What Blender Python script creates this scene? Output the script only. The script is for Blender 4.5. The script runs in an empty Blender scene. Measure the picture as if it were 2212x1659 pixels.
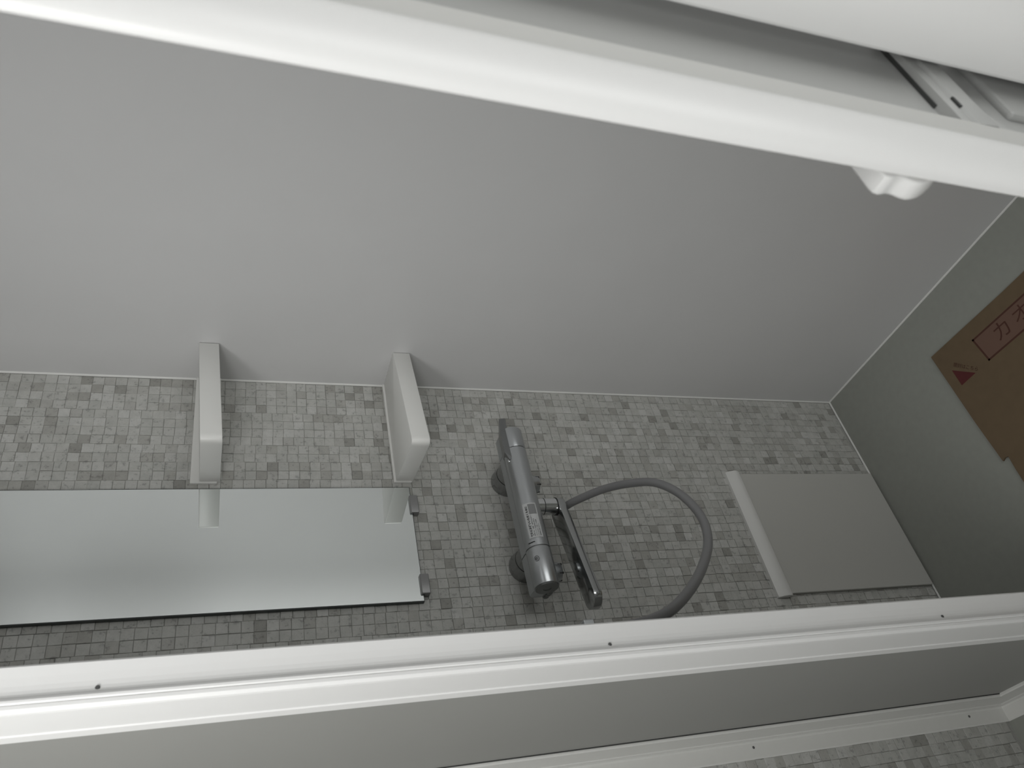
import bpy, bmesh, math, random
from mathutils import Vector, Matrix

# ---------------------------------------------------------------- camera, world, lights, exposure
scene = bpy.context.scene
COL = scene.collection
RM = [[-0.19435617, -0.28610255, -0.93828088],
      [-0.76475475, 0.64321648, -0.03771905],
      [0.61430924, 0.71022383, -0.34381138]]      # world -> camera (x right, y down, z forward)
FPX = 1711.0
CAM = Vector((0, 0, 1.55))
cd = bpy.data.cameras.new('camera')
cam = bpy.data.objects.new('camera', cd)
COL.objects.link(cam)
cd.sensor_width = 36.0
cd.lens = FPX / 2212 * 36
cd.clip_start = 0.02
r0, r1, r2 = [Vector(r) for r in RM]
m = Matrix.Identity(4)
for i in range(3):
    m[i][0] = r0[i]; m[i][1] = -r1[i]; m[i][2] = -r2[i]; m[i][3] = CAM[i]
cam.matrix_world = m
cd.dof.use_dof = True
cd.dof.focus_distance = 1.55
cd.dof.aperture_fstop = 10.0
scene.camera = cam

world = bpy.data.worlds.new('world')
scene.world = world
world.use_nodes = True
world.node_tree.nodes['Background'].inputs[0].default_value = (0.8, 0.86, 1.0, 1)
world.node_tree.nodes['Background'].inputs[1].default_value = 0.0

def area(name, loc, target, sx, sy, power, color=(1, 1, 1)):
    ld = bpy.data.lights.new(name, 'AREA')
    ld.shape = 'RECTANGLE'; ld.size = sx; ld.size_y = sy
    ld.energy = power; ld.color = color
    o = bpy.data.objects.new(name, ld)
    COL.objects.link(o)
    o.location = loc
    d = Vector(target) - Vector(loc)
    o.rotation_euler = d.to_track_quat('-Z', 'Y').to_euler()
    return o
# added unseen area lights, placed and balanced to set each surface's brightness
a = area('added_left_key', (-0.86, -0.30, 1.90), (0.4, 0.50, 1.85), 1.00, 0.30, 5.9, (1.0, 0.998, 0.985))
a.data.spread = math.radians(118)
area('added_left_top_fill', (-0.80, 0.30, 2.08), (-0.80, 0.30, 0), 0.40, 0.40, 4.8, (1.0, 0.998, 0.985))
a = area('added_jamb_fill', (-0.35, 0.35, 2.00), (0.4, 1.2, 1.7), 0.30, 0.20, 2.6, (1.0, 0.998, 0.985))  # added light for the casing, no lamp hangs here
a.data.spread = math.radians(130)
area('added_front_right_fill', (0.80, -0.90, 1.00), (0.70, 0.70, 1.00), 0.50, 1.20, 5.8, (0.99, 1.0, 0.985))  # added free-standing light facing the mosaic wall, no doorway is built
area('added_left_fill', (-0.95, -0.40, 1.30), (0, -0.40, 1.30), 1.00, 1.40, 4.3, (0.99, 1.0, 0.99))  # added light in front of the solid left wall, no window there
area('added_mirror_fill', (0.80, 0.05, 2.08), (0.70, 0.70, 0.90), 0.40, 0.40, 0.40, (0.99, 1.0, 0.99))  # added weak light to lift what the mirror reflects

scene.view_settings.view_transform = 'Standard'
scene.view_settings.look = 'None'
scene.view_settings.gamma = 1
scene.view_settings.use_curve_mapping = False
scene.view_settings.exposure = 0.0

# ---------------------------------------------------------------- helpers
def proj(p):
    d = Vector(p) - CAM
    z = r2.dot(d)
    return (r0.dot(d) * FPX / z + 1106, r1.dot(d) * FPX / z + 829.5)

def mat(name, col, rough=0.5, metal=0.0, noise=0.0, nscale=30, bump=0.0, bscale=200, spec=0.5, coat=0.0):
    mt = bpy.data.materials.new(name); mt.use_nodes = True
    nt = mt.node_tree; b = nt.nodes['Principled BSDF']
    b.inputs['Base Color'].default_value = (*col, 1)
    b.inputs['Roughness'].default_value = rough
    b.inputs['Metallic'].default_value = metal
    b.inputs['Specular IOR Level'].default_value = spec
    b.inputs['Coat Weight'].default_value = coat
    geo = nt.nodes.new('ShaderNodeNewGeometry')
    if noise:
        n = nt.nodes.new('ShaderNodeTexNoise'); n.inputs['Scale'].default_value = nscale
        n.inputs['Detail'].default_value = 5
        nt.links.new(geo.outputs['Position'], n.inputs['Vector'])
        r = nt.nodes.new('ShaderNodeMapRange')
        r.inputs[1].default_value = 0.3; r.inputs[2].default_value = 0.7
        r.inputs[3].default_value = 1 - noise; r.inputs[4].default_value = 1 + noise
        nt.links.new(n.outputs['Fac'], r.inputs[0])
        mx = nt.nodes.new('ShaderNodeVectorMath'); mx.operation = 'SCALE'
        mx.inputs[0].default_value = col
        nt.links.new(r.outputs[0], mx.inputs['Scale'])
        nt.links.new(mx.outputs[0], b.inputs['Base Color'])
    if bump:
        n2 = nt.nodes.new('ShaderNodeTexNoise'); n2.inputs['Scale'].default_value = bscale
        nt.links.new(geo.outputs['Position'], n2.inputs['Vector'])
        bp = nt.nodes.new('ShaderNodeBump'); bp.inputs['Strength'].default_value = bump
        bp.inputs['Distance'].default_value = 0.001
        nt.links.new(n2.outputs['Fac'], bp.inputs['Height'])
        nt.links.new(bp.outputs[0], b.inputs['Normal'])
    return mt

def stone(name, col):
    """limestone tile: fine grain, soft clouds and small dark pits"""
    mt = bpy.data.materials.new(name); mt.use_nodes = True
    nt = mt.node_tree; L = nt.links; b = nt.nodes['Principled BSDF']
    b.inputs['Roughness'].default_value = 0.6
    geo = nt.nodes.new('ShaderNodeNewGeometry')
    def noise(scale, detail, lo, hi, a, c):
        n = nt.nodes.new('ShaderNodeTexNoise'); n.inputs['Scale'].default_value = scale
        n.inputs['Detail'].default_value = detail; n.inputs['Roughness'].default_value = 0.65
        L.new(geo.outputs['Position'], n.inputs['Vector'])
        r = nt.nodes.new('ShaderNodeMapRange')
        r.inputs[1].default_value = lo; r.inputs[2].default_value = hi
        r.inputs[3].default_value = a; r.inputs[4].default_value = c
        L.new(n.outputs['Fac'], r.inputs[0])
        return r.outputs[0]
    def mul(a, c):
        k = nt.nodes.new('ShaderNodeMath'); k.operation = 'MULTIPLY'
        L.new(a, k.inputs[0]); L.new(c, k.inputs[1]); return k.outputs[0]
    f = mul(noise(60, 4, 0.3, 0.7, 0.90, 1.08), noise(420, 3, 0.3, 0.7, 0.95, 1.05))
    f = mul(f, noise(120, 3, 0.33, 0.41, 0.72, 1.0))
    mx = nt.nodes.new('ShaderNodeVectorMath'); mx.operation = 'SCALE'
    mx.inputs[0].default_value = col
    L.new(f, mx.inputs['Scale']); L.new(mx.outputs[0], b.inputs['Base Color'])
    return mt

M = {
 'wall': mat('grey_wall_panel', (0.615, 0.615, 0.615), 0.45, noise=0.015, nscale=4, bump=0.05, bscale=500),
 'partition': mat('partition_grey', (0.325, 0.326, 0.31), 0.5, noise=0.012, nscale=5),
 'floor': mat('floor_grey', (0.302, 0.312, 0.282), 0.55, noise=0.03, nscale=60, bump=0.15, bscale=700),
 'ceil': mat('ceiling_grey', (0.55, 0.55, 0.55), 0.6),
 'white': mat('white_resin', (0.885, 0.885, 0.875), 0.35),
 'white_shaded': mat('white_resin_shaded', (0.69, 0.69, 0.665), 0.45, noise=0.01, nscale=80),  # same white resin, with the shade on the far casing in its colour
 'caulk': mat('caulk', (0.70, 0.70, 0.68), 0.5),
 'shelf': mat('shelf_white', (0.78, 0.78, 0.755), 0.42),
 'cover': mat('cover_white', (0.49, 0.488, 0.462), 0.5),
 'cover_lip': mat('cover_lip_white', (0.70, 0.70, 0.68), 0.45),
 'door_frame': mat('door_frame_grey', (0.60, 0.60, 0.58), 0.45),
 'door_panel': mat('door_panel_grey', (0.45, 0.455, 0.445), 0.4, noise=0.01, nscale=10),
 'dark': mat('dark_gap', (0.05, 0.052, 0.05), 0.6),
 'screw': mat('screw_steel', (0.12, 0.12, 0.12), 0.4, metal=0.6),
 'grout': mat('grout', (0.36, 0.36, 0.34), 0.8, noise=0.10, nscale=200),
 'mirror': mat('mirror_silver', (0.86, 0.895, 0.885), 0.012, metal=1.0),
 'mirror_edge': mat('mirror_edge', (0.05, 0.06, 0.058), 0.35),
 'clip': mat('mirror_clip', (0.26, 0.26, 0.26), 0.35, metal=0.3),
 'chrome': mat('chrome', (0.78, 0.79, 0.80), 0.07, metal=1.0),
 'satin': mat('satin_chrome', (0.46, 0.475, 0.485), 0.30, metal=0.85),
 'satin_dark': mat('satin_chrome_dark', (0.20, 0.205, 0.205), 0.28, metal=0.8),
 'satin_mid': mat('satin_chrome_mid', (0.30, 0.305, 0.30), 0.25, metal=0.85),
 'arm_chrome': mat('arm_chrome', (0.46, 0.47, 0.47), 0.13, metal=1.0),  # chrome darkened to stand for the arm's dark reflection
 'seal': mat('black_seal', (0.012, 0.012, 0.012), 0.5),
 'hose': mat('hose_grey', (0.17, 0.17, 0.172), 0.30, spec=0.6),
 'sticker': mat('sticker', (0.52, 0.53, 0.53), 0.5),
 'ink': mat('ink_black', (0.03, 0.03, 0.03), 0.6),
 'ink_grey': mat('ink_grey', (0.22, 0.225, 0.225), 0.6),
 'card': mat('cardboard', (0.140, 0.098, 0.056), 0.85, noise=0.05, nscale=40, bump=0.1, bscale=300),
 'card_edge': mat('cardboard_edge', (0.10, 0.075, 0.045), 0.9),
 'card_ink': mat('cardboard_red_ink', (0.072, 0.026, 0.016), 0.8),
 'card_ink2': mat('cardboard_red_print', (0.090, 0.015, 0.015), 0.8),
 'card_tint': mat('cardboard_pink_print', (0.150, 0.086, 0.062), 0.85),
}

def link(name, bm, mt, parent=None, smooth=False, loc=None):
    me = bpy.data.meshes.new(name)
    bm.normal_update()
    bm.to_mesh(me); bm.free()
    for k in (mt if isinstance(mt, (list, tuple)) else [mt]):
        me.materials.append(k)
    if smooth:
        me.polygons.foreach_set('use_smooth', [True] * len(me.polygons))
        try: me.set_sharp_from_angle(angle=math.radians(38))
        except Exception: pass
    o = bpy.data.objects.new(name, me)
    COL.objects.link(o)
    if parent is not None: o.parent = parent
    if loc is not None: o.location = loc
    return o

def thing(name, label, cat, group=None, loc=(0, 0, 0)):
    o = bpy.data.objects.new(name, None); o.empty_display_size = 0.05
    COL.objects.link(o); o.location = loc
    o['label'] = label; o['category'] = cat
    if group: o['group'] = group
    return o

def struct(o, label, cat):
    o['kind'] = 'structure'; o['label'] = label; o['category'] = cat
    return o

def box(bm, x0, x1, y0, y1, z0, z1, bev=0.0, seg=2):
    r = bmesh.ops.create_cube(bm, size=1)
    vs = r['verts']
    for v in vs:
        v.co = Vector(((x0 + x1) / 2 + v.co.x * (x1 - x0), (y0 + y1) / 2 + v.co.y * (y1 - y0), (z0 + z1) / 2 + v.co.z * (z1 - z0)))
    if bev:
        es = list({e for v in vs for e in v.link_edges})
        bmesh.ops.bevel(bm, geom=es, offset=bev, segments=seg, profile=0.5, affect='EDGES')
    return bm

def prism(bm, pts, axis, a0, a1, bev=0.0, seg=2):
    """extrude a closed 2D outline along an axis ('x': pts are (y,z), 'y': (x,z), 'z': (x,y))"""
    def P(p, a):
        return {'x': (a, p[0], p[1]), 'y': (p[0], a, p[1]), 'z': (p[0], p[1], a)}[axis]
    lo = [bm.verts.new(P(p, a0)) for p in pts]
    hi = [bm.verts.new(P(p, a1)) for p in pts]
    n = len(pts)
    fs = [bm.faces.new(lo), bm.faces.new(hi)]
    for i in range(n):
        fs.append(bm.faces.new((lo[i], lo[(i + 1) % n], hi[(i + 1) % n], hi[i])))
    bmesh.ops.recalc_face_normals(bm, faces=fs)
    if bev:
        es = [e for e in fs[0].edges] + [e for e in fs[1].edges]
        bmesh.ops.bevel(bm, geom=es, offset=bev, segments=seg, profile=0.5, affect='EDGES')
    return bm

def lathe(bm, prof, axis, c, seg=40):
    """prof: (radius, distance along axis) pairs; closed with caps"""
    rings = []
    for r, h in prof:
        ring = []
        for i in range(seg):
            a = 2 * math.pi * i / seg
            u, v = r * math.cos(a), r * math.sin(a)
            p = {'x': (h, u, v), 'y': (u, h, v), 'z': (u, v, h)}[axis]
            ring.append(bm.verts.new(Vector(c) + Vector(p)))
        rings.append(ring)
    for a, b in zip(rings, rings[1:]):
        for i in range(seg):
            bm.faces.new((a[i], a[(i + 1) % seg], b[(i + 1) % seg], b[i]))
    bm.faces.new(rings[0]); bm.faces.new(rings[-1])
    bmesh.ops.recalc_face_normals(bm, faces=bm.faces)
    return bm

def text_mesh(body, size, bold=0.0):
    cu = bpy.data.curves.new('t', 'FONT'); cu.body = body; cu.size = size; cu.offset = bold
    cu.resolution_u = 3
    o = bpy.data.objects.new('t', cu); COL.objects.link(o)
    bpy.context.view_layer.update()
    dg = bpy.context.evaluated_depsgraph_get()
    me = bpy.data.meshes.new_from_object(o.evaluated_get(dg))
    bpy.data.objects.remove(o)
    return me

def place_text(name, body, size, fn, mt, parent, fit=None, cuts=0, squeeze=1.0, bold=0.0):
    """lay flat lettering out; fn maps (u, v) in metres to a world point. fit = total width"""
    me = text_mesh(body, size, bold)
    bm = bmesh.new(); bm.from_mesh(me)
    if not bm.verts: return None
    xs = [v.co.x for v in bm.verts]
    k = (fit / (max(xs) - min(xs))) if fit else 1
    x0 = min(xs)
    if cuts:
        for i in range(cuts):
            bmesh.ops.subdivide_edges(bm, edges=[e for e in bm.edges if e.calc_length() > 0.0015], cuts=1)
    for v in bm.verts:
        v.co = Vector(fn((v.co.x - x0) * k, v.co.y * k * squeeze))
    bpy.data.meshes.remove(me)
    return link(name, bm, mt, parent)

rnd = random.Random(7)
XW, YW = 1.116, 1.314          # planes of the grey wall and of the mosaic wall

# ---------------------------------------------------------------- room shell
def slab(name, b, mt, label, cat='wall', parent=None):
    bm = bmesh.new(); box(bm, *b)
    return struct(link(name, bm, mt), label, cat)

slab('floor', (-1.1, XW + .05, -1.4, YW + .05, -0.05, 0), M['floor'], 'dim grey bathroom floor below the walls', 'floor')
slab('ceiling', (-1.1, XW + .05, -1.4, YW + .05, 2.15, 2.2), M['ceil'], 'plain white bathroom ceiling', 'ceiling')
slab('wall_right', (XW, XW + .05, -1.4, YW, 0, 2.15), M['wall'], 'smooth plain light grey wall filling the middle of the view')
slab('wall_front', (-1.05, XW, -1.4, -1.35, 0, 2.15), M['ceil'], 'plain white wall behind the camera')
slab('wall_left', (-1.05, -1.0, -1.4, YW + .05, 0, 2.15), M['ceil'], 'plain grey wall behind the camera')
t = thing('added_lamp_box', 'added unseen lamp box high on the wall behind the camera', 'lamp', loc=(-1.0, -0.35, 1.90))  # body added behind the unseen left light
bm = bmesh.new(); box(bm, 0, 0.06, -.52, .52, -.18, .18, 0.01); link('added_lamp_body', bm, M['white'], t)

# mosaic wall: backing (grout) + tiles standing proud, 20 mm grid
bm = bmesh.new(); box(bm, -1.0, XW, YW + 0.0012, YW + .05, 0, 2.15)
wall_back = struct(link('wall_back', bm, M['grout']), 'wall faced with small square grey stone mosaic tiles', 'wall')

tones = [((0.456, 0.456, 0.432), 24), ((0.435, 0.437, 0.414), 22), ((0.476, 0.476, 0.454), 18), ((0.414, 0.411, 0.389), 12),
         ((0.502, 0.502, 0.482), 8), ((0.386, 0.383, 0.358), 7), ((0.345, 0.341, 0.317), 5), ((0.298, 0.295, 0.273), 4)]
TM = [stone('limestone_%d' % i, c) for i, (c, w) in enumerate(tones)]
TW = [w for c, w in tones]
P = 0.02
def tile_geo(bm, x, z, w, h, d, mi, jitter=None):
    """18-triangle tile: top, bevel ring, sides"""
    hx, hz = w / 2, h / 2
    j = jitter or [0] * 8
    co = [(-hx + j[0], -hz + j[1]), (hx + j[2], -hz + j[3]), (hx + j[4], hz + j[5]), (-hx + j[6], hz + j[7])]
    e = 0.0006
    top = [bm.verts.new((x + a - math.copysign(e, a), YW - d, z + c - math.copysign(e, c))) for a, c in co]
    mid = [bm.verts.new((x + a, YW - d + 0.0005, z + c)) for a, c in co]
    bot = [bm.verts.new((x + a, YW + 0.0012, z + c)) for a, c in co]
    fs = [bm.faces.new(top)]
    for A, B in ((top, mid), (mid, bot)):
        for i in range(4):
            fs.append(bm.faces.new((A[i], B[i], B[(i + 1) % 4], A[(i + 1) % 4])))
    for f in fs: f.material_index = mi

# the tiles that show largest become parts of their own; the rest is one "stuff" mesh
occl = [(.596, .856, 1.185, 2.1), (.573, .885, 0, .43)]       # mirror, cover on the wall
allt = []
nx = int((XW + 0.16) / P)
for ix in range(nx):
    xc = XW - 0.0035 - P * (ix + 0.5)
    shift = rnd.choice([0, 0, 0.0015, -0.0015, 0.003, 0.010, 0.0085]) if ix % 4 == 0 else rnd.choice([-0.0012, 0, 0.0012])
    if ix % 4 == 0: base = shift
    zoff = base + (0 if ix % 4 == 0 else shift)
    gx = rnd.uniform(0.0003, 0.0010)
    nz = int(2.15 / P)
    for iz in range(nz):
        zc = 0.002 + zoff + P * (iz + 0.5)
        if zc > 2.135 or zc < 0.008: continue
        gz = rnd.choice([0.0001, 0.0003, 0.0006, 0.0010])
        gxx = rnd.choice([0.0002, 0.0006, 0.0011])
        mi = rnd.choices(range(8), TW)[0]
        d = rnd.choice([0.0, 0.0003, 0.0006, 0.0009])
        px, py = proj((xc, YW, zc))
        a = 0
        if 12 < px < 2200 and 12 < py < 1647:
            hid = any(x0 < xc < x1 and z0 < zc < z1 for x0, x1, z0, z1 in occl)
            az = math.degrees(math.atan2(YW, xc))
            if 66.9 < az < 78.8: hid = True
            if 1040 < px < 1320 and 890 < py < 1320 and abs((px - 1060) - (py - 900) * .32) < 130: hid = True
            if not hid:
                q = [proj((xc + sx * P / 2, YW, zc + sz * P / 2)) for sx, sz in ((-1, -1), (1, -1), (1, 1), (-1, 1))]
                a = abs(sum(q[i][0] * q[(i + 1) % 4][1] - q[(i + 1) % 4][0] * q[i][1] for i in range(4))) / 2
        allt.append((a, xc, zc, P - gxx, P - gz, d, mi))
allt.sort(key=lambda t: -t[0])
sing, rest = allt[:300], allt[300:]
cache = {}
for a, xc, zc, w, h, d, mi in sing:
    key = (mi, round(w, 4), d)
    if key not in cache:
        b2 = bmesh.new(); tile_geo(b2, 0, 0, w, h, d, 0, [rnd.uniform(-3e-4, 3e-4) for _ in range(8)])
        b2.normal_update()
        me = bpy.data.meshes.new('tile'); b2.to_mesh(me); b2.free()
        me.materials.append(TM[mi]); cache[key] = me
    o = bpy.data.objects.new('tile', cache[key]); COL.objects.link(o)
    o.parent = wall_back; o.location = (xc, 0, zc)
bm = bmesh.new()
for a, xc, zc, w, h, d, mi in rest:
    tile_geo(bm, xc, zc, w, h, d, mi, [rnd.uniform(-4e-4, 4e-4) for _ in range(8)])
o = link('mosaic_tiles', bm, TM, wall_back); o['kind'] = 'stuff'

# caulk beads along the inner edges
def caulk(name, pts, axis, a0, a1, label):
    bm = bmesh.new(); prism(bm, pts, axis, a0, a1)
    struct(link(name, bm, M['caulk'], smooth=True), label, 'trim')
c = 0.003
def quarter(cx, cy, sx, sy, r=c):
    return [(cx, cy)] + [(cx + sx * r * math.sin(t) * 1.0, cy + sy * r * math.cos(t)) for t in [i * math.pi / 8 for i in range(5)]]
caulk('trim_1', quarter(XW, YW, -1, -1), 'z', 0.004, 2.15, 'thin pale sealant line in the corner between grey wall and mosaic wall')
caulk('trim_2', quarter(XW, 0, -1, 1), 'y', -1.3, YW, 'thin pale sealant line where the grey wall meets the floor')
caulk('trim_3', quarter(YW - 0.0005, 0, -1, 1), 'x', 0.36, XW, 'thin pale sealant line where the mosaic wall meets the floor')

# ---------------------------------------------------------------- partition with white casing (lower edge of the view)
PX0, PX1, PY0 = 0.305, 0.350, 0.845
bm = bmesh.new(); box(bm, PX0 + .004, PX1, PY0 + .004, YW - .001, 0, 2.15)
struct(link('wall_partition', bm, M['partition']), 'flat darker grey partition panel between two white trims with screws', 'wall')
# near casing: end face with a bead at the arris, a wide face turned to the left wall and a thin inner bead
bm = bmesh.new()
y = PY0
outline = [(PX1 + .0015, y + .012), (PX1 + .0015, y + .002), (PX1 - .001, y - .0005), (PX0 + .0330, y - .0006), (PX0 + .0250, y - .0010), (PX0 + .0200, y - .0016), (PX0 + .0165, y - .0024), (PX0 + .0140, y - .0036), (PX0 + .0125, y - .0050),
           (PX0 + .0100, y - .0066), (PX0 + .0075, y - .0066), (PX0 + .0062, y - .0056), (PX0 + .0050, y - .0066), (PX0 + .0015, y - .0066), (PX0 - .0015, y - .0035),
           (PX0 - .0020, y + .000), (PX0 - .0020, y + .052), (PX0 - .0032, y + .054), (PX0 - .0032, y + .070), (PX0 - .0020, y + .073),
           (PX0 + .0045, y + .074), (PX0 + .0045, y + .004), (PX1 - .002, y + .004), (PX1 - .002, y + .012)]
prism(bm, outline, 'z', 0, 2.15)
jamb = struct(link('trim_4', bm, M['white']), 'bright white vertical casing with a raised bead and screws beside the mosaic wall', 'trim')
def screws(parent, pts, normal_axis='y'):
    for x, yy, z in pts:
        bm = bmesh.new()
        if normal_axis == 'y':
            lathe(bm, [(0.0022, 0.001), (0.0024, -0.0006), (0.0017, -0.0014), (0.0006, -0.0015)], 'y', (x, yy, z), 12)
        else:
            lathe(bm, [(0.0022, -0.001), (0.0024, 0.0006), (0.0017, 0.0014), (0.0006, 0.0015)], 'z', (x, yy, z), 12)
        link('screw', bm, M['screw'], parent)
screws(jamb, [(PX0 + .0170, y - .0020, z) for z in (1.651, 1.101, 0.570, 0.04)])
# far casing on the mosaic wall and its foot rail along the floor
def casing_pts(flip):
    # (distance from wall/floor, x): flange lying on the wall/floor then the face turned to the left wall
    return [(0.0002, PX0 - .033), (0.0030, PX0 - .0335), (0.0042, PX0 - .031), (0.0042, PX0 - .0075), (0.0050, PX0 - .0045), (0.012, PX0 - .0035),
            (0.014, PX0 - .0045), (0.022, PX0 - .0045), (0.024, PX0 - .0030), (0.074, PX0 - .0020), (0.0752, PX0 + .0005), (0.0752, PX0 + .0045), (0.0002, PX0 + .0045)]
bm = bmesh.new()
prism(bm, [(x, YW - d) for d, x in casing_pts(0)], 'z', 0.0, 2.15)
for v in bm.verts:                                     # mitre at the foot
    if v.co.z < 0.5: v.co.z = max(0.0, (YW - v.co.y))
far = struct(link('trim_5', bm, M['white_shaded']), 'dimmer white casing with screws standing against the mosaic wall near the lower right corner', 'trim')
screws(far, [(0.291, YW - .0042, z) for z in (1.68, 1.153, 0.627, 0.102)])
bm = bmesh.new()
prism(bm, [(x, d) for d, x in casing_pts(0)], 'y', PY0 + .0, YW)
for v in bm.verts:
    if v.co.y > YW - .3: v.co.y = YW - max(0.0, v.co.z)
    else: v.co.y = PY0 - .001
struct(link('trim_6', bm, M['white_shaded']), 'white foot casing running along the floor under the grey partition', 'trim')
# dark joint line between panel and far casing
bm = bmesh.new(); box(bm, PX0 + .0025, PX0 + .0048, YW - .0775, YW - .0752, .076, 2.15)
struct(link('trim_7', bm, M['dark']), 'thin dark joint between partition panel and far casing', 'trim')

# ---------------------------------------------------------------- folding door leaf and its jamb (upper right of the view)
door = bpy.data.objects.new('door_1', None); COL.objects.link(door); door.location = (0.4007, 0.19, 0.0); door.rotation_euler = (0, 0.0225, 0)   # the leaf leans a little
struct(door, 'blurred white framed door leaf very near the camera crossing the top of the view', 'door')
def dpart(name, bm, mt, smooth=False):
    o = link(name, bm, mt, door, smooth)
    o.matrix_parent_inverse = Matrix.Translation(Vector((-0.43, -0.19, 0)))
    return o
bm = bmesh.new()
pts = []
for i in range(17):
    t = math.pi * i / 16
    pts.append((0.3755 + 0.0300 * math.cos(math.pi - t) , 0.1900 - 0.0130 * math.sin(t)))
pts += [(0.405, 0.194), (0.4345, 0.1945), (0.4345, 0.212), (0.376, 0.207), (0.362, 0.1975)]
prism(bm, pts, 'z', 0.02, 2.08)
dpart('stile', bm, M['white'], True)
bm = bmesh.new(); prism(bm, [(0.4045, 0.1855), (0.4305, 0.1865), (0.4345, 0.190), (0.4345, 0.205), (0.4045, 0.205)], 'z', 0.02, 2.08)
dpart('stile_flange', bm, M['door_frame'])
bm = bmesh.new(); box(bm, 0.4345, 0.56, 0.1965, 0.203, 1.062, 2.08); dpart('panel', bm, M['door_panel'])
bm = bmesh.new(); box(bm, 0.4345, 0.56, 0.1965, 0.203, 0.05, 1.026); dpart('panel', bm, M['door_panel'])
bm = bmesh.new()   # mid rail: upper face, step, lower rounded lip running into the stile
prism(bm, [(0.1950, 1.0622), (0.1885, 1.0612), (0.1870, 1.0560), (0.1885, 1.0515), (0.1862, 1.0490), (0.1855, 1.0330), (0.1880, 1.0260), (0.1950, 1.0240), (0.203, 1.024), (0.203, 1.0622)], 'x', 0.430, 0.56)
dpart('rail', bm, M['door_panel'], True)
bm = bmesh.new(); box(bm, 0.4530, 0.4650, 0.1862, 0.190, 1.0500, 1.0524); dpart('slot', bm, M['dark'])
bm = bmesh.new(); box(bm, 0.462, 0.56, 0.1935, 0.1975, 1.0620, 1.0636); dpart('joint', bm, M['dark'])
# two small fillets where rail meets stile
bm = bmesh.new()
pts = [(0.4305, 1.0265)] + [(0.4305 + 0.030 * (1 - math.sin(t)), 1.0265 - 0.030 * (1 - math.cos(t))) for t in [i * math.pi / 12 for i in range(7)]][::-1]
prism(bm, pts, 'y', 0.188, 0.200); dpart('corner_fillet', bm, M['door_panel'])
bm = bmesh.new(); box(bm, 0.470, 0.56, 0.190, 0.1975, 0.10, 0.983, 0.003); dpart('raised_panel', bm, M['door_panel'])
# handle on the far side of the leaf
bm = bmesh.new()
hp = [(0.395, 1.166), (0.382, 1.1655), (0.3745, 1.1655), (0.3665, 1.1655), (0.3620, 1.1640), (0.3606, 1.1605), (0.3618, 1.1560), (0.3636, 1.1520), (0.3632, 1.1475),
      (0.3610, 1.1430), (0.3600, 1.1385), (0.3612, 1.1330), (0.3648, 1.1255), (0.3700, 1.1180), (0.3770, 1.1090), (0.386, 1.1000), (0.395, 1.097)]
prism(bm, hp, 'y', 0.2010, 0.2155, 0.0022, 3)
hd = dpart('handle', bm, M['white'], True)
bm = bmesh.new(); box(bm, 0.3645, 0.374, 0.2004, 0.2020, 1.1285, 1.1435, 0.0006, 1)
hr = link('finger_recess', bm, M['door_frame'], hd)

# jamb the leaf closes against
bm = bmesh.new(); box(bm, 0.4990, 0.56, 0.100, 0.1815, 0, 2.15, 0.003)
struct(link('trim_8', bm, M['white']), 'blurred white door jamb filling the upper right corner of the view', 'trim')

# ---------------------------------------------------------------- added ceiling lamp body (out of view, above the added top fill)
t = thing('added_lamp_plate', 'added unseen flat square lamp on the ceiling left of the camera', 'lamp', loc=(-0.80, 0.30, 2.15))
bm = bmesh.new(); box(bm, -.23, .23, -.23, .23, -0.03, 0, 0.006); link('added_lamp_body', bm, M['white'], t)

# ---------------------------------------------------------------- tall mirror
mir = thing('mirror', 'tall frameless rectangular mirror fixed on the mosaic wall', 'mirror', loc=(0.726, YW, 1.194))
def mp(o): o.matrix_parent_inverse = Matrix.Translation(-Vector(o.parent.location)); return o
mx0, mx1, mz0, mz1 = 0.6050, 0.8470, 1.1935, 2.08
bm = bmesh.new(); box(bm, mx0 + .0012, mx1 - .0012, YW - .0102, YW - .0092, mz0 + .0012, mz1 - .0012)
mp(link('mirror_glass', bm, M['mirror'], mir))
bm = bmesh.new(); box(bm, mx0, mx1, YW - .0095, YW + .0005, mz0, mz1)
mp(link('mirror_backing', bm, M['mirror_edge'], mir))
for cx in (0.6370, 0.8055):
    bm = bmesh.new()
    prism(bm, [(YW - .001, mz0 - .012), (YW - .0150, mz0 - .012), (YW - .0165, mz0 - .0105), (YW - .0165, mz0 + .0035), (YW - .0150, mz0 + .005), (YW - .0103, mz0 + .005), (YW - .0103, mz0 - .001), (YW - .001, mz0 - .001)], 'x', cx - .0195, cx + .0195, 0.002, 2)
    mp(link('mirror_clip', bm, M['clip'], mir, True))

# ---------------------------------------------------------------- two corner shelves
def make_shelf(ztop, thick, slope, label):
    t = thing('corner_shelf', label, 'shelf', 'white corner shelves above each other', loc=(XW, YW, ztop))
    r = 0.012
    out = [(XW, YW), (XW, 1.206), (XW - .004, 1.2015)]
    kx, ky = 0.847, 1.153
    a = Vector((XW - kx, 1.202 - ky)).normalized(); b = Vector((0.866 - kx, YW - ky)).normalized()
    K = Vector((kx, ky))
    p0 = K + a * r * 1.4; p2 = K + b * r * 1.4
    for i in range(7):
        s = i / 6
        q = p0 * (1 - s) ** 2 + K * 2 * s * (1 - s) + p2 * s ** 2
        out.append((q.x, q.y))
    out.append((0.8655, YW))
    bm = bmesh.new(); prism(bm, out, 'z', ztop - thick, ztop, 0.0012, 2)
    for v in bm.verts: v.co.z -= slope * (XW - v.co.x)
    mp(link('shelf_board', bm, M['shelf'], t, True))
    bm = bmesh.new()
    box(bm, 0.862, XW, YW - .006, YW - .0002, ztop - thick - slope * .2 + .003, ztop + .004, 0.0012)
    mp(link('wall_rim', bm, M['shelf'], t))
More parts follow.
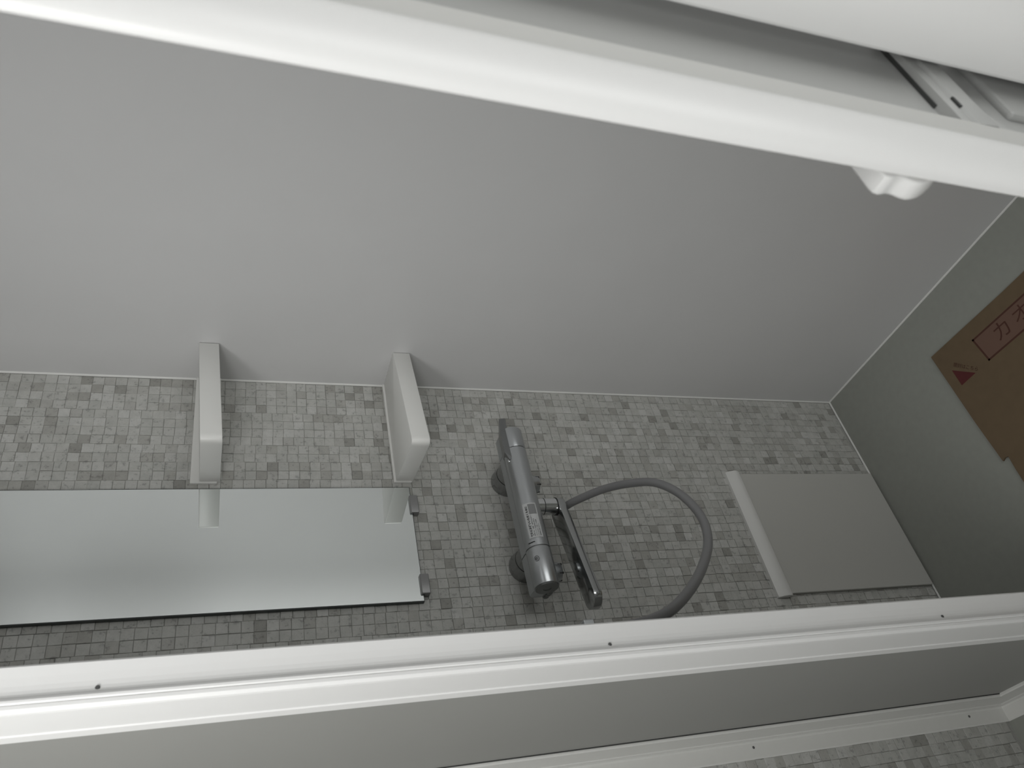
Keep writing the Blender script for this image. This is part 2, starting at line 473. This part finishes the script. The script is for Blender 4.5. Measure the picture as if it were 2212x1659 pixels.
make_shelf(1.5940, 0.0360, 0.048, 'upper white corner shelf seen edge-on at eye level')
make_shelf(1.2175, 0.0350, 0.0, 'lower white corner shelf showing its grey top surface, above the mixer tap')

# ---------------------------------------------------------------- access cover low on the mosaic wall
t = thing('access_cover', 'plain off-white square cover panel on the mosaic wall just above the floor', 'cover', loc=(0.727, YW, 0))
bm = bmesh.new(); box(bm, 0.5755, 0.8785, YW - .0095, YW - .0005, 0.006, 0.4085, 0.0015)
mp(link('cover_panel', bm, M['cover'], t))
bm = bmesh.new()
prism(bm, [(YW - .0005, 0.437), (YW - .007, 0.4365), (YW - .0125, 0.426), (YW - .0150, 0.4165), (YW - .0150, 0.4100), (YW - .0125, 0.4035), (YW - .0095, 0.4035), (YW - .0005, 0.408)], 'x', 0.5690, 0.8850, 0.003, 2)
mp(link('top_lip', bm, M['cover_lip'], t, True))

# ---------------------------------------------------------------- thermostatic mixer tap
mix = thing('shower_mixer', 'satin chrome thermostatic bath mixer bar on the mosaic wall', 'tap', loc=(0.75, YW, 0.98))
CY, CZ, CR = 1.222, 0.9905, 0.0232
def dprof(r=CR, back=1.262, top=None, bot=None, cy=CY, cz=CZ, n=18):
    """bar section: round front, flat ledge behind"""
    top = cz + r * 0.93 if top is None else top
    bot = cz - r * 0.90 if bot is None else bot
    pts = []
    for i in range(n + 1):
        a = math.radians(75 + 210 * i / n)
        pts.append((cy + r * math.cos(a), cz + r * math.sin(a)))
    pts += [(back - .006, bot), (back, bot + .006), (back, top - .006), (back - .006, top), (cy + r * .55, top), (cy + r * .42, top - 0.0015)]
    return pts
def mpart(name, bm, mt, parent=None, smooth=True):
    o = link(name, bm, mt, parent or mix, smooth)
    if parent is None: mp(o)
    return o
bm = bmesh.new(); prism(bm, dprof(), 'x', 0.6545, 0.8740); body = mpart('body', bm, M['satin'])
bm = bmesh.new(); prism(bm, dprof(r=CR - .0008, back=1.2612), 'x', 0.6525, 0.6545); mpart('joint_ring', bm, M['satin_dark'])
bm = bmesh.new(); prism(bm, dprof(r=CR - .0008, back=1.2612), 'x', 0.8740, 0.8755); mpart('joint_ring', bm, M['seal'])
bm = bmesh.new(); prism(bm, dprof(r=CR + .0003, back=1.2625), 'x', 0.5800, 0.6525, 0.0012, 2); k1 = mpart('temperature_knob', bm, M['satin'])
bm = bmesh.new(); lathe(bm, [(0.0225, 0.0), (0.0215, -0.0025), (0.008, -0.0030), (0.0072, -0.0020), (0.0005, -0.0020)], 'x', (0.5800, CY, CZ), 36)
mpart('knob_end_cap', bm, M['satin_dark'], k1)
bm = bmesh.new()   # wavy grip behind the end cap
for i in range(5):
    lathe(bm, [(0.0058, 0.0), (0.0055, -0.003), (0.004, -0.004)], 'x', (0.582, CY + .006 + .0085 * i, CZ - .0155 + .001 * i), 16)
mpart('grip', bm, M['satin_dark'], k1)
# push button dimple on knob, at the upper front
def on_bar(u, v, r=CR + .0004):
    """u along +X from x=0.64, v = arc length upwards from the front-most line"""
    a = math.pi - v / r
    return (u, CY + r * math.cos(a), CZ + r * math.sin(a))
bm = bmesh.new()
ringv = []
ctr = (0.628, 0.0165)
for rr, dd in ((0.0052, 0.0004), (0.0040, -0.0010), (0.0034, -0.0002), (0.0005, 0.0000)):
    ringv.append([bm.verts.new(on_bar(ctr[0] + rr * math.cos(q), ctr[1] + rr * math.sin(q), CR + .0006 + dd)) for q in [2 * math.pi * i / 24 for i in range(24)]])
for A, B in zip(ringv, ringv[1:]):
    for i in range(24): bm.faces.new((A[i], A[(i + 1) % 24], B[(i + 1) % 24], B[i]))
bm.faces.new(ringv[-1]); bmesh.ops.recalc_face_normals(bm, faces=bm.faces)
mpart('safety_button', bm, M['satin_dark'], k1)
# index mark
bm = bmesh.new()
A = [bm.verts.new(on_bar(0.6615 + .0008 * s, 0.012 + 0.0135 * i / 6, CR + .0005)) for s in (-1,) for i in range(7)]
B = [bm.verts.new(on_bar(0.6615 + .0008 * s, 0.012 + 0.0135 * i / 6, CR + .0005)) for s in (1,) for i in range(7)]
for i in range(6): bm.faces.new((A[i], A[i + 1], B[i + 1], B[i]))
mpart('index_mark', bm, M['seal'], body)
# flow handle at the far end with its pointed lever blade
bm = bmesh.new(); prism(bm, dprof(), 'x', 0.8755, 0.9230, 0.0015, 2); k2 = mpart('flow_handle', bm, M['satin'])
bm = bmesh.new()
sec0 = [(CY - .0175, CZ + .0120), (CY - .0145, CZ + .0275), (CY + .019, CZ + .0205), (CY + .019, CZ + .012)]
xs = [(0.8480, 0.50, 0.2), (0.866, 1, 1.0), (0.915, 1, 1.0), (0.948, 1, .55)]
rings = []
for x, k, hh in xs:
    apex = (sec0[1][0], CZ + .019 + (sec0[1][1] - CZ - .019) * min(1, hh))
    ring = [sec0[0], apex, (sec0[2][0] - (0.020 if x > .94 else 0) - (0.012 if x < .85 else 0), sec0[2][1]), (sec0[3][0] - (0.020 if x > .94 else 0), sec0[3][1])]
    rings.append([bm.verts.new((x, p[0], p[1])) for p in ring])
for A, B in zip(rings, rings[1:]):
    for i in range(4): bm.faces.new((A[i], A[(i + 1) % 4], B[(i + 1) % 4], B[i]))
bm.faces.new(rings[0]); bm.faces.new(rings[-1]); bmesh.ops.recalc_face_normals(bm, faces=bm.faces)
mpart('lever_blade', bm, M['satin_dark'], k2, False)
# bright notch piece before the lever
bm = bmesh.new(); box(bm, 0.8440, 0.8500, CY - .012, CY - .006, CZ + .0165, CZ + .0225, 0.0008); mpart('lever_notch', bm, M['chrome'], k2)
# two wall legs: flared flange, black seal, neck, slotted strainer cap below
for lx, cx in ((0.8600, 0.826), (0.6660, 0.630)):
    bm = bmesh.new(); lathe(bm, [(0.0325, YW), (0.0335, YW - .004), (0.0318, YW - .014), (0.0288, YW - .030)], 'y', (lx, 0, 0.9850), 44)
    leg = mpart('wall_flange', bm, M['satin_mid'])
    bm = bmesh.new(); lathe(bm, [(0.0284, YW - .029), (0.0284, YW - .0318)], 'y', (lx, 0, 0.9850), 44); mpart('flange_seal', bm, M['seal'], leg)
    bm = bmesh.new(); lathe(bm, [(0.0282, YW - .0318), (0.0280, YW - .046), (0.0250, YW - .058)], 'y', (lx, 0, 0.9850), 44); mpart('neck', bm, M['satin_mid'], leg)
    bm = bmesh.new(); lathe(bm, [(0.0185, 0.972), (0.0185, 0.9400), (0.0170, 0.9380), (0.0120, 0.9375), (0.0110, 0.9395), (0.0040, 0.9395)], 'z', (cx, 1.2660, 0), 32)
    cap = mpart('strainer_cap', bm, M['satin'], leg)
    for i in range(12):
        a = 2 * math.pi * i / 12
        bm = bmesh.new(); lathe(bm, [(0.0021, 0.9455), (0.0021, 0.9371)], 'z', (cx + .0166 * math.cos(a), 1.2660 + .0166 * math.sin(a), 0), 10)
        if i % 2 == 0: mpart('cap_slot', bm, M['seal'], leg)
        else: bm.free()
# spout: stub with two rings and a swivelling flat arm
SX, SY = 0.7600, 1.2430
bm = bmesh.new(); lathe(bm, [(0.0168, 0.978), (0.0168, 0.9505)], 'z', (SX, SY, 0), 44); stub = mpart('spout_stub', bm, M['chrome'])
bm = bmesh.new(); lathe(bm, [(0.0170, 0.9505), (0.0170, 0.9490)], 'z', (SX, SY, 0), 44); mpart('stub_seal', bm, M['seal'], stub)
bm = bmesh.new(); lathe(bm, [(0.0168, 0.9490), (0.0168, 0.9240)], 'z', (SX, SY, 0), 44); mpart('stub_collar', bm, M['chrome'], stub)
bm = bmesh.new(); lathe(bm, [(0.0178, 0.9240), (0.0178, 0.9222)], 'z', (SX, SY, 0), 44); mpart('stub_seal', bm, M['seal'], stub)
AD = Vector((-0.979, -0.204)); AN = Vector((-AD.y, AD.x)); AL = 0.213; AR = 0.0222
AX, AY = 0.7580, 1.2490
pts = []
for i in range(17):
    a = math.pi / 2 + math.pi * i / 16
    q = Vector((AX, AY)) + (AD * (AR * math.cos(a)) + AN * (AR * math.sin(a)))
    pts.append((q.x, q.y))
for i in range(17):
    a = -math.pi / 2 + math.pi * i / 16
    q = Vector((AX, AY)) + AD * AL + (AD * (AR * math.cos(a)) + AN * (AR * math.sin(a)))
    pts.append((q.x, q.y))
bm = bmesh.new(); prism(bm, pts, 'z', 0.9068, 0.9222, 0.0006, 2)
mpart('spout_arm', bm, M['arm_chrome'])
bm = bmesh.new(); q = Vector((AX, AY)) + AD * (AL - .002)
lathe(bm, [(0.0120, 0.9070), (0.0120, 0.9045), (0.0100, 0.9040)], 'z', (q.x, q.y, 0), 28); mpart('spout_outlet', bm, M['satin_dark'])
# hose socket under the bar
bm = bmesh.new(); lathe(bm, [(0.0105, 0.9070), (0.0105, 0.9035), (0.0095, 0.9030)], 'z', (SX, SY, 0), 28); mpart('hose_socket', bm, M['satin_dark'])

# sticker on the bar (own label, carries the same curve)
def on_front(x, s):  # s metres downwards from the top edge of the sticker
    return on_bar(x, 0.0205 - s, CR + .0005)
SXL, SXR, SH = 0.6690, 0.7420, 0.0270
bm = bmesh.new()
rows = []
for j in range(13):
    rows.append([bm.verts.new(on_front(SXL + (SXR - SXL) * i / 4, SH * j / 12)) for i in range(5)])
for A, B in zip(rows, rows[1:]):
    for i in range(4): bm.faces.new((A[i], A[i + 1], B[i + 1], B[i]))
bmesh.ops.recalc_face_normals(bm, faces=bm.faces)
st = link('sticker', bm, M['sticker'], body, True)
def letter(s0):
    def fn(u, v):
        x, yy, z = on_bar(SXL + .003 + u, 0.0205 - s0 + v, CR + .0009)
        return (x, yy, z)
    return fn
mix_label = [('快適にお使いいただくために', 0.0052, 0.0078, 0.0640, 'ink'),
             ('お手入れ・点検・清掃のおねがい', 0.0034, 0.0125, 0.0440, 'ink_grey'),
             ('ストレーナーは定期的に掃除を', 0.0030, 0.0163, 0.0360, 'ink_grey'),
             ('してください。詳しくは取扱', 0.0030, 0.0200, 0.0340, 'ink_grey'),
             ('説明書をご覧ください。', 0.0028, 0.0237, 0.0250, 'ink_grey')]
for txt, sz, s0, fit, mk in mix_label:
    place_text('sticker_lettering', txt, sz, letter(s0), M[mk], body, fit=fit, cuts=1, bold=0.00022 if mk == 'ink' else 0.00008)
bm = bmesh.new()     # grey pictogram box at the right end of the sticker
rows = []
for j in range(9):
    rows.append([bm.verts.new(on_bar(x, 0.0205 - (0.0100 + 0.0150 * j / 8), CR + .0007)) for x in (0.7180, 0.7395)])
for A, B in zip(rows, rows[1:]): bm.faces.new((A[0], A[1], B[1], B[0]))
link('sticker_picture', bm, M['ink_grey'], body)

# ---------------------------------------------------------------- shower hose
H = [(0.7585, 1.2440, 0.9028), (0.7575, 1.2330, 0.8985), (0.7555, 1.2150, 0.8890), (0.7500, 1.1680, 0.8530), (0.7290, 1.1150, 0.8240), (0.6996, 1.0684, 0.8000), (0.6500, 1.0310, 0.7840),
     (0.5898, 1.0037, 0.7814), (0.5330, 0.9840, 0.8010), (0.4753, 0.9580, 0.8480), (0.4190, 0.9250, 0.9130), (0.3790, 0.9010, 0.9780), (0.3640, 0.8950, 1.04), (0.3640, 0.8950, 1.10)]
def catmull(P, n=12):
    P = [Vector(p) for p in P]; out = []
    for i in range(len(P) - 1):
        a = P[max(0, i - 1)]; b = P[i]; c2 = P[i + 1]; d = P[min(len(P) - 1, i + 2)]
        for k in range(n):
            s = k / n
            out.append(0.5 * ((2 * b) + (c2 - a) * s + (2 * a - 5 * b + 4 * c2 - d) * s * s + (3 * b - a - 3 * c2 + d) * s ** 3))
    out.append(P[-1]); return out
def tube(bm, path, r, seg=20):
    prev = None; nrm = Vector((0, 0, 1)); first = None
    for i, p in enumerate(path):
        tn = (path[min(i + 1, len(path) - 1)] - path[max(i - 1, 0)]).normalized()
        nrm = (nrm - tn * nrm.dot(tn)).normalized(); bn = tn.cross(nrm)
        ring = [bm.verts.new(p + (nrm * math.cos(2 * math.pi * k / seg) + bn * math.sin(2 * math.pi * k / seg)) * r) for k in range(seg)]
        if prev:
            for k in range(seg): bm.faces.new((prev[k], prev[(k + 1) % seg], ring[(k + 1) % seg], ring[k]))
        else: first = ring
        prev = ring
    bm.faces.new(first); bm.faces.new(prev)
    bmesh.ops.recalc_face_normals(bm, faces=bm.faces)
bm = bmesh.new(); tube(bm, catmull(H), 0.0078)
hs = thing('shower_hose', 'dark grey flexible hose looping from the mixer tap towards the white casing', 'hose', loc=(0.764, 1.239, 0.89))
mp(link('hose_tube', bm, M['hose'], hs, True))
bm = bmesh.new(); box(bm, PX1 + .0002, 0.3560, 0.883, 0.907, 1.082, 1.112, 0.002); box(bm, 0.3550, 0.3740, 0.885, 0.905, 1.090, 1.106, 0.002)
mp(link('hose_bracket', bm, M['satin'], hs))

# ---------------------------------------------------------------- cardboard sheet on the floor
cb = thing('cardboard_sheet', 'brown cardboard sheet with red print lying on the grey floor', 'cardboard', loc=(0.8, 0.7, 0))
CT = 0.005
bm = bmesh.new()
out = [(0.9895, 0.9895), (0.9790, 0.7700), (0.9755, 0.62), (0.968, 0.42), (0.962, 0.25), (0.60, 0.26), (0.42, 0.27), (0.42, 0.60), (0.43, 0.970), (0.6365, 0.9790), (0.668, 0.9775), (0.6985, 0.9745), (0.7005, 0.9830), (0.6975, 0.9905), (0.80, 0.9920)]
prism(bm, out, 'z', 0.0003, CT)
mp(link('sheet', bm, M['card'], cb))
def flat(name, pts, mt, z=CT + .0003):
    bm = bmesh.new(); vs = [bm.verts.new((x, yy, z)) for x, yy in pts]; bm.faces.new(vs)
    bmesh.ops.recalc_face_normals(bm, faces=bm.faces)
    for f in bm.faces:
        if f.normal.z < 0: f.normal_flip()
    return mp(link(name, bm, mt, cb))
flat('print_ground', [(0.9445, 0.883), (0.9250, 0.40), (0.8660, 0.40), (0.8865, 0.880)], M['card_tint'], CT + .0002)
w = .0042
def bar(a, b):
    a = Vector(a); b = Vector(b); n = (b - a).normalized(); q = Vector((-n.y, n.x)) * w / 2
    a = a - n * w / 2; b = b + n * w / 2
    flat('print_border', [tuple(a + q), tuple(b + q), tuple(b - q), tuple(a - q)], M['card_ink'])
bar((0.9455, 0.8845), (0.9255, 0.40)); bar((0.8860, 0.8815), (0.8660, 0.40)); bar((0.9455, 0.8845), (0.8860, 0.8815))
flat('print_triangle', [(0.9285, 0.9655), (0.8850, 0.9235), (0.8855, 0.9670)], M['card_ink2'])
# lettering: reads along -Y, letters upright towards +X
def cardfn(ox, oy, dx, dy):
    d = Vector((dx, dy)).normalized(); up = Vector((-d.y, d.x))
    def fn(u, v):
        q = Vector((ox, oy)) + d * u + up * v
        return (q.x, q.y, CT + .0005)
    return fn
for txt, oy, fit in (('カ', 0.838, 0.034), ('オ', 0.786, 0.034)):
    o = place_text('print_lettering', txt, 0.04, cardfn(0.9005, oy, -0.04, -1), M['card_ink'], cb, fit=fit)
    if o: mp(o)
o = place_text('print_lettering', '開封はこちら', 0.012, cardfn(0.9330, 0.9570, -0.0505, -0.042), M['card_ink'], cb, fit=0.062)
if o: mp(o)
